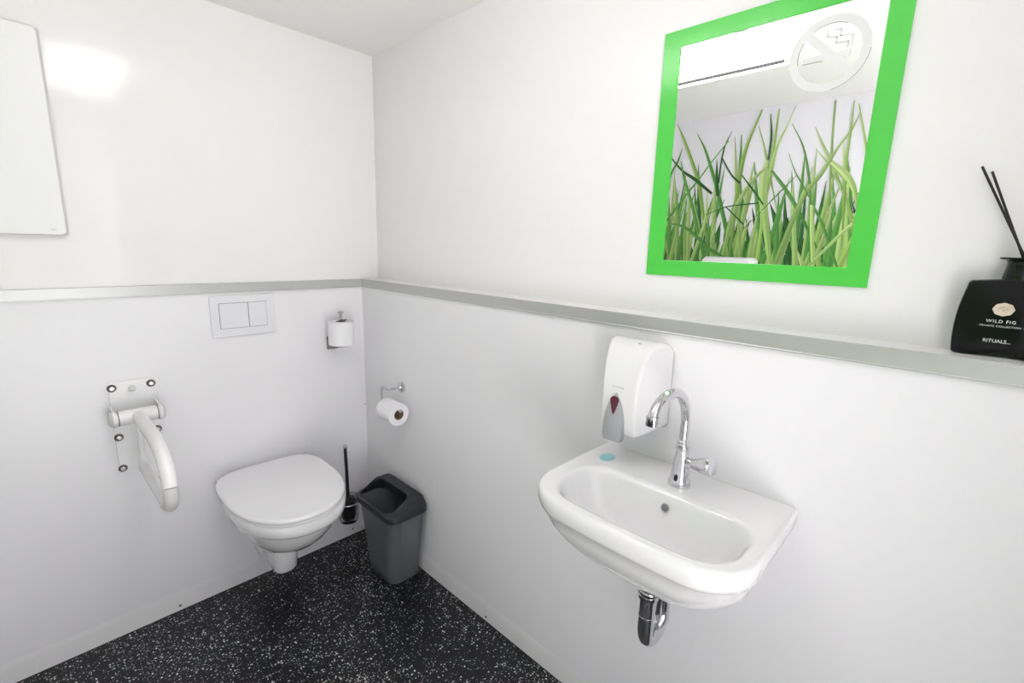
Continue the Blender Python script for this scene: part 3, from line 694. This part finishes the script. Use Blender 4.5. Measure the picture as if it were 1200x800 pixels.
# ================================================================== GRASS MURAL AND TOWEL DISPENSER (seen in the mirror)
t = thing('grass_mural', 'printed photo mural of tall green grass on the left wall, reflected in the mirror', 'mural', (XL,-1.1,0.9))
bm = bmesh.new(); box(bm, XL+.0002,XL+.0012,YF+.01,-.01,.9,HC-.002); link('foil', bm, M_MURBG, t, smooth=0)
TRACED = [('y', [(-0.516, 2.132, 0.0027), (-0.569, 2.032, 0.0126), (-0.63, 1.904, 0.0144), (-0.685, 1.777, 0.0171), (-0.722, 1.627, 0.0162)]), ('g', [(-0.645, 2.061, 0.0027), (-0.701, 1.968, 0.009), (-0.755, 1.844, 0.0135), (-0.803, 1.721, 0.0153), (-0.861, 1.55, 0.018), (-0.922, 1.355, 0.0189)]), ('d', [(-0.848, 2.048, 0.0018), (-0.821, 1.987, 0.0045), (-0.806, 1.91, 0.0063), (-0.802, 1.769, 0.0072)]), ('g', [(-0.834, 1.999, 0.0045), (-0.749, 1.892, 0.0045), (-0.683, 1.801, 0.0072), (-0.588, 1.682, 0.0081), (-0.514, 1.581, 0.0108)]), ('p', [(-0.865, 2.018, 0.0018), (-0.883, 1.902, 0.0081), (-0.906, 1.738, 0.0135), (-0.938, 1.549, 0.0126), (-0.969, 1.357, 0.0153)]), ('g', [(-0.901, 2.022, 0.0027), (-0.908, 1.922, 0.009), (-0.913, 1.761, 0.0126), (-0.909, 1.549, 0.0135)]), ('y', [(-0.994, 2.136, 0.0072), (-0.965, 2.049, 0.0099), (-0.933, 1.942, 0.0144), (-0.917, 1.807, 0.0189), (-0.913, 1.597, 0.0171)]), ('y', [(-0.986, 2.055, 0.0027), (-1.025, 1.954, 0.0054), (-1.053, 1.863, 0.0099)]), ('d', [(-1.04, 2.107, 0.0018), (-1.055, 2.015, 0.0081), (-1.058, 1.928, 0.009), (-1.056, 1.841, 0.0072)]), ('y', [(-1.079, 2.126, 0.0054), (-1.077, 2.012, 0.009), (-1.074, 1.861, 0.0117)]), ('p', [(-1.159, 2.13, 0.0018), (-1.124, 2.027, 0.0054), (-1.093, 1.946, 0.0099), (-1.077, 1.839, 0.0153)]), ('p', [(-1.052, 1.872, 0.0117), (-1.044, 1.797, 0.027), (-1.053, 1.684, 0.0351), (-1.076, 1.57, 0.027), (-1.123, 1.362, 0.0189)]), ('p', [(-1.056, 1.841, 0.009), (-0.978, 1.757, 0.0162), (-0.904, 1.597, 0.0189), (-0.878, 1.403, 0.0171)]), ('g', [(-1.08, 1.816, 0.009), (-1.154, 1.723, 0.0135), (-1.23, 1.61, 0.0144), (-1.281, 1.522, 0.0108)]), ('g', [(-1.15, 2.044, 0.0018), (-1.212, 1.932, 0.0054), (-1.249, 1.823, 0.009), (-1.278, 1.694, 0.0081), (-1.297, 1.543, 0.009)]), ('p', [(-1.259, 2.012, 0.0018), (-1.304, 1.921, 0.009), (-1.339, 1.856, 0.0117), (-1.38, 1.771, 0.0126)]), ('p', [(-1.277, 1.903, 0.0018), (-1.326, 1.845, 0.0063), (-1.356, 1.813, 0.0081)]), ('y', [(-1.331, 2.124, 0.0054), (-1.338, 1.997, 0.0063), (-1.35, 1.855, 0.0081)]), ('p', [(-1.44, 2.044, 0.0027), (-1.415, 1.974, 0.0081), (-1.378, 1.912, 0.0081), (-1.35, 1.855, 0.0117), (-1.313, 1.776, 0.0153), (-1.244, 1.653, 0.018), (-1.176, 1.387, 0.0207)]), ('y', [(-1.41, 2.11, 0.0027), (-1.413, 1.967, 0.0081), (-1.415, 1.828, 0.0108), (-1.43, 1.665, 0.0126)]), ('y', [(-1.43, 2.091, 0.0027), (-1.462, 1.979, 0.0063), (-1.493, 1.86, 0.0072), (-1.521, 1.661, 0.0108), (-1.517, 1.416, 0.0126)]), ('p', [(-1.353, 1.834, 0.0135), (-1.415, 1.776, 0.0225), (-1.459, 1.712, 0.0189), (-1.489, 1.622, 0.0117)]), ('g', [(-0.563, 1.989, 0.0027), (-0.538, 1.912, 0.0099), (-0.501, 1.84, 0.0099), (-0.488, 1.739, 0.0099)]), ('d', [(-0.478, 1.959, 0.0045), (-0.571, 1.86, 0.009), (-0.656, 1.803, 0.0144), (-0.769, 1.713, 0.0108)]), ('g', [(-0.559, 1.915, 0.0027), (-0.592, 1.808, 0.0126), (-0.656, 1.654, 0.0144), (-0.717, 1.476, 0.0171), (-0.762, 1.35, 0.0162)]), ('d', [(-0.778, 1.903, 0.0018), (-0.787, 1.817, 0.0117), (-0.805, 1.697, 0.0117)]), ('d', [(-0.926, 1.806, 0.0045), (-1.006, 1.709, 0.0081), (-1.059, 1.639, 0.0054)]), ('d', [(-0.806, 1.91, 0.0045), (-0.87, 1.811, 0.0063), (-0.923, 1.761, 0.0081)]), ('y', [(-0.482, 1.918, 0.0072), (-0.485, 1.765, 0.0108), (-0.494, 1.556, 0.0126), (-0.497, 1.341, 0.0135)]), ('p', [(-0.742, 1.724, 0.0045), (-0.748, 1.577, 0.0117), (-0.72, 1.451, 0.0144), (-0.69, 1.332, 0.0144)]), ('g', [(-0.518, 1.545, 0.0054), (-0.604, 1.528, 0.0126), (-0.691, 1.476, 0.0144), (-0.777, 1.401, 0.0144), (-0.859, 1.353, 0.0153)]), ('p', [(-1.384, 1.605, 0.0036), (-1.377, 1.521, 0.0117), (-1.348, 1.369, 0.0153)]), ('p', [(-1.294, 1.629, 0.0117), (-1.308, 1.521, 0.0144), (-1.335, 1.347, 0.0144)]), ('g', [(-1.308, 1.608, 0.0054), (-1.358, 1.521, 0.0099), (-1.413, 1.393, 0.0117)]), ('p', [(-1.484, 1.532, 0.0126), (-1.438, 1.478, 0.0126), (-1.359, 1.37, 0.0108)]), ('g', [(-1.153, 1.896, 0.0018), (-1.192, 1.807, 0.0036), (-1.233, 1.74, 0.0054)]), ('g', [(-1.207, 1.784, 0.0018), (-1.172, 1.744, 0.0036), (-1.136, 1.702, 0.0054)]), ('d', [(-0.746, 1.591, 0.0027), (-0.852, 1.632, 0.0045), (-0.945, 1.643, 0.0045), (-1.035, 1.649, 0.0045)]), ('y', [(-1.052, 1.616, 0.0045), (-1.064, 1.524, 0.0117), (-1.064, 1.336, 0.0144)]), ('d', [(-0.856, 1.637, 0.0045), (-0.915, 1.583, 0.0063), (-0.967, 1.534, 0.0063)])]
CL = {'y':((.44,.60,.24),(.62,.74,.42)),'g':((.20,.48,.15),(.38,.62,.28)),'d':((.04,.26,.08),(.16,.42,.13)),'p':((.48,.66,.30),(.70,.79,.52)),'k':((.004,.07,.05),(.02,.16,.09))}
bm = bmesh.new(); cl = bm.loops.layers.color.new('Col'); LAY = [0]
def blade(pts, key):
    LAY[0] += 1; x = XL+.0014+LAY[0]*6e-6
    pts = [(a_,b_,w_*1.35) for a_,b_,w_ in pts]; P = smooth_path([(0,a,b) for a,b,_ in pts],4); W=[]
    for i in range(len(pts)-1):
        for k in range(4): W.append(pts[i][2]+(pts[i+1][2]-pts[i][2])*k/4)
    W.append(pts[-1][2])
    c0,c1 = CL[key]; j = random.uniform(.95,1.15)
    L_,R_,Mi = [],[],[]
    for i,p in enumerate(P):
        d = (P[min(i+1,len(P)-1)]-P[max(i-1,0)]); nrm = Vector((0,-d.z,d.y)).normalized()*W[i]/2
        L_.append(bm.verts.new((x,p.y+nrm.y,p.z+nrm.z))); Mi.append(bm.verts.new((x,p.y+nrm.y*.1,p.z+nrm.z*.1))); R_.append(bm.verts.new((x,p.y-nrm.y,p.z-nrm.z)))
    for i in range(len(P)-1):
        for A,B,sh in ((L_,Mi,1.0),(Mi,R_,.86)):
            f = bm.faces.new((A[i],B[i],B[i+1],A[i+1]))
            s = i/len(P)
            for l in f.loops:
                l[cl] = tuple(min(1,(c1[q]*(1-s)+c0[q]*s)*j*sh) for q in range(3))+(1,)
def rnd(y0,y1,zb,h0,h1,lean,w,keys):
    y = random.uniform(y0,y1); h = random.uniform(h0,h1); l = random.uniform(-lean,lean); k = random.uniform(-.35,.35)*l
    pts = [(y+l+k, zb+h, .0015)]
    for s in (.75,.5,.25,0): pts.append((y+l*s+k*4*s*(1-s)*.6+k*s, zb+h*s, w*random.uniform(.75,1.1)*(1-s*.55)))
    blade(pts, random.choice(keys))
def blob(n, z0, z1, keys, hmin, hmax, w):
    for _ in range(n): rnd(-2.3,-.05,random.uniform(z0,z1),hmin,hmax,.16,w,keys)
blob(170,1.10,1.28,'kkdd',.14,.38,.036)
blob(150,1.05,1.25,'dkgd',.25,.52,.026)
blob(150,1.0,1.22,'gdgyp',.35,.72,.024)
for _ in range(26): rnd(-.48,-.05,1.0,.4,1.05,.18,.018,'gypd')
for _ in range(36): rnd(-2.3,-1.45,1.0,.4,1.05,.18,.020,'gypp')
blob(80,1.0,1.2,'ypgp',.40,.82,.028)
for k,p in TRACED:
    (y1,z1,w1),(y2,z2,w2) = p[-2],p[-1]; d_ = math.hypot(y2-y1,z2-z1)
    blade(p if k == 'd' else p+[(y2+(y2-y1)/d_*.14, z2+(z2-z1)/d_*.14, w2*.55),(y2+(y2-y1)/d_*.26, z2+(z2-z1)/d_*.26, .002)], k)
me = bpy.data.meshes.new('printed_grass'); bm.transform(mworld(t).inverted()); bm.to_mesh(me); bm.free(); me.materials.append(M_PRINT)
o = bpy.data.objects.new('printed_grass', me); COL.objects.link(o); o.parent = t

t = thing('paper_towel_dispenser', 'white paper towel dispenser hung on the mural wall, its top seen in the mirror', 'towel dispenser', (XL,-.93,1.02))
bm = bmesh.new()
loft(bm, [[(x,y,z) for y,z in ((-.930-w,1.02),(-.930+w,1.02),(-.930+w,1.335-c),(-.930+w-.018,1.350-c),(-.930-w+.018,1.350-c),(-.930-w,1.335-c))] for x,w,c in ((XL+.0060,.140,0),(XL+.09,.140,0),(XL+.118,.132,.006))])
link('housing', bm, M_PLA, t, bevel=.004, seg=3)
bm = bmesh.new(); box(bm, XL+.02,XL+.10,-1.01,-.85,1.0185,1.0225); link('outlet_slot', bm, M_SEAM, t, smooth=0)

# ================================================================== REED DIFFUSER
BX,BY = .0605,-2.004
t = thing('reed_diffuser', 'black glass reed diffuser bottle with cream seal on the right ledge', 'reed diffuser', (BX,BY,HL))
bm = bmesh.new(); n = 9; sec = []
# front outline (y offset, z), walked counter-clockwise
def outline(g):
    o = []
    W0,W1,W2 = .0630-g,.0655-g,.0575-g; zb,zt = HL+.0005+g, HL+.1250-g
    for k in range(13):   # arched foot
        s = -1+2*k/12; arch = .0055*max(0,1-(s/.72)**2)
        o.append((s*(W0-.006), zb+arch))
    for k in range(1,5): a = k/4*PI/2; o.append((W0-.006+.006*math.sin(a), zb+.006-.006*math.cos(a)))
    for k in range(1,10):
        s = k/10; o.append((W0+(W2-W0)*s+ (W1-(W0+W2)/2)*4*s*(1-s)*.9, zb+.006+(zt-.010-zb-.006)*s))
    for k in range(0,5): a = k/4*PI/2; o.append((W2-.006+.006*math.cos(a), zt-.008+.006*math.sin(a)))
    for k in range(1,6): s = k/6; o.append(((W2-.006)*(1-2*s), zt-.002+.004*(1-(1-2*s)**2)))
    left = []
    for y,z in reversed(o[13:13+4+9+5]): left.append((-y,z))
    return o+left
loft(bm, [[(x,BY+y,z) for y,z in outline(g)] for x,g in ((BX-.0215,.0035),(BX-.0205,.0012),(BX-.0180,0),(BX+.0170,0),(BX+.0195,.0012),(BX+.0205,.0035))])
link('bottle', bm, M_BOTTLE, t, smooth=40)
bm = bmesh.new(); lathe(bm, (BX,BY,HL+.1235),(0,0,1),[(.0200,0),(.0195,.003),(.0200,.006),(.0190,.012),(.0175,.022),(.0172,.030),(.0190,.0335),(.0265,.0352),(.0275,.0368),(.0265,.0382),(.0125,.0382),(.0120,.030)],40); link('neck', bm, M_NECK, t, smooth=45)
FXX = BX-.0216; LY = BY+.010
bm = bmesh.new()
rings=[]
for d,f in ((0,1),(-.0010,1),(-.0014,.93),(-.0010,.86),(-.0010,.3)):
    rings.append([(FXX+d, LY+.0125*f*math.cos(a)*(1+.035*math.cos(8*a)), HL+.0790+.0105*f*math.sin(a)*(1+.035*math.cos(8*a))) for a in [2*PI*k/64 for k in range(64)]])
loft(bm, rings); link('seal', bm, M_SEAL, t, smooth=30)
bm = bmesh.new()
for k in range(5):
    a0 = math.radians(20+k*40); c = Vector((FXX-.0012,LY,HL+.079))
    lathe(bm, c+Vector((0,math.cos(a0)*.0045,math.sin(a0)*.0035)),(-1,0,0),[(.0016,0),(.0012,.0005)],10)
lathe(bm,(FXX-.0012,LY,HL+.078),(-1,0,0),[(.0022,0),(.0018,.0006)],12)
link('seal_relief', bm, M_SEAL2, t)
text_obj('lettering','WILD FIG',.0070,(FXX-.0003,LY,HL+.0570),M_INK,t,sx=1.0,space=1.2)
text_obj('lettering','· PRIVATE COLLECTION ·',.0040,(FXX-.0003,LY,HL+.0500),M_INK,t,sx=1.05,space=1.15)
text_obj('lettering','RITUALS...',.0078,(FXX-.0003,LY,HL+.0245),M_INK,t,sx=.95,depth=.0003,space=1.0)
for i,(a,b,lab) in enumerate((((BX-.001,-2.0245,1.340),(BX-.004,-1.933,1.524),'longer black reed stick leaning left out of the black diffuser bottle'),((BX+.004,-2.0200,1.340),(BX+.002,-1.946,1.516),'shorter black reed stick, the right one in the black diffuser bottle'))):
    bm = bmesh.new(); lathe(bm, a, Vector(b)-Vector(a), [(.0018,0),(.0018,(Vector(b)-Vector(a)).length)], 10)
    tag(link('reed_stick', bm, M_STICK), lab, 'reed stick', 'reed sticks in the diffuser')

# ================================================================== LIGHT AND CAMERA
w = bpy.data.worlds.new('World'); SC.world = w; w.use_nodes = True
w.node_tree.nodes['Background'].inputs[0].default_value = (.96,.95,1,1); w.node_tree.nodes['Background'].inputs[1].default_value = 1.6
sn = bpy.data.lights.new('sun','SUN'); sn.energy = 34; sn.angle=.02; so = bpy.data.objects.new('sun',sn); COL.objects.link(so); so.rotation_euler=(math.radians(-6),math.radians(-42),0)  # added outside to light the paving, whose bounce brightens the ceiling
pl = bpy.data.lights.new('portal','AREA'); pl.shape='RECTANGLE'; pl.size=.95; pl.size_y=2.02; pl.cycles.is_portal=True
po = bpy.data.objects.new('portal',pl); COL.objects.link(po); po.location=((DX0+DX1)/2,YF-.05,DZ/2); po.rotation_euler=(PI/2,0,0)

cam = bpy.data.cameras.new('camera'); co = bpy.data.objects.new('camera', cam); COL.objects.link(co)
F,yaw,pitch,roll = 554.387081, .807355753, .197775697, -.0271768319
cam.sensor_width = 36; cam.lens = F*36/1200; cam.clip_start = .01
f = Vector((math.sin(yaw)*math.cos(pitch), math.cos(yaw)*math.cos(pitch), -math.sin(pitch)))
r = Vector((math.cos(yaw), -math.sin(yaw), 0)); d = -r.cross(f)
c,s = math.cos(roll), math.sin(roll)
rr, dd = c*r+s*d, -s*r+c*d
up, bk = -dd, -f
co.matrix_world = Matrix(((rr.x,up.x,bk.x,-1.05927486),(rr.y,up.y,bk.y,-1.94943612),(rr.z,up.z,bk.z,1.37541181),(0,0,0,1)))
SC.camera = co
SC.view_settings.view_transform = 'Standard'; SC.view_settings.look = 'None'
SC.view_settings.gamma = 1; SC.view_settings.use_curve_mapping = False
SC.view_settings.exposure = EXPOSURE
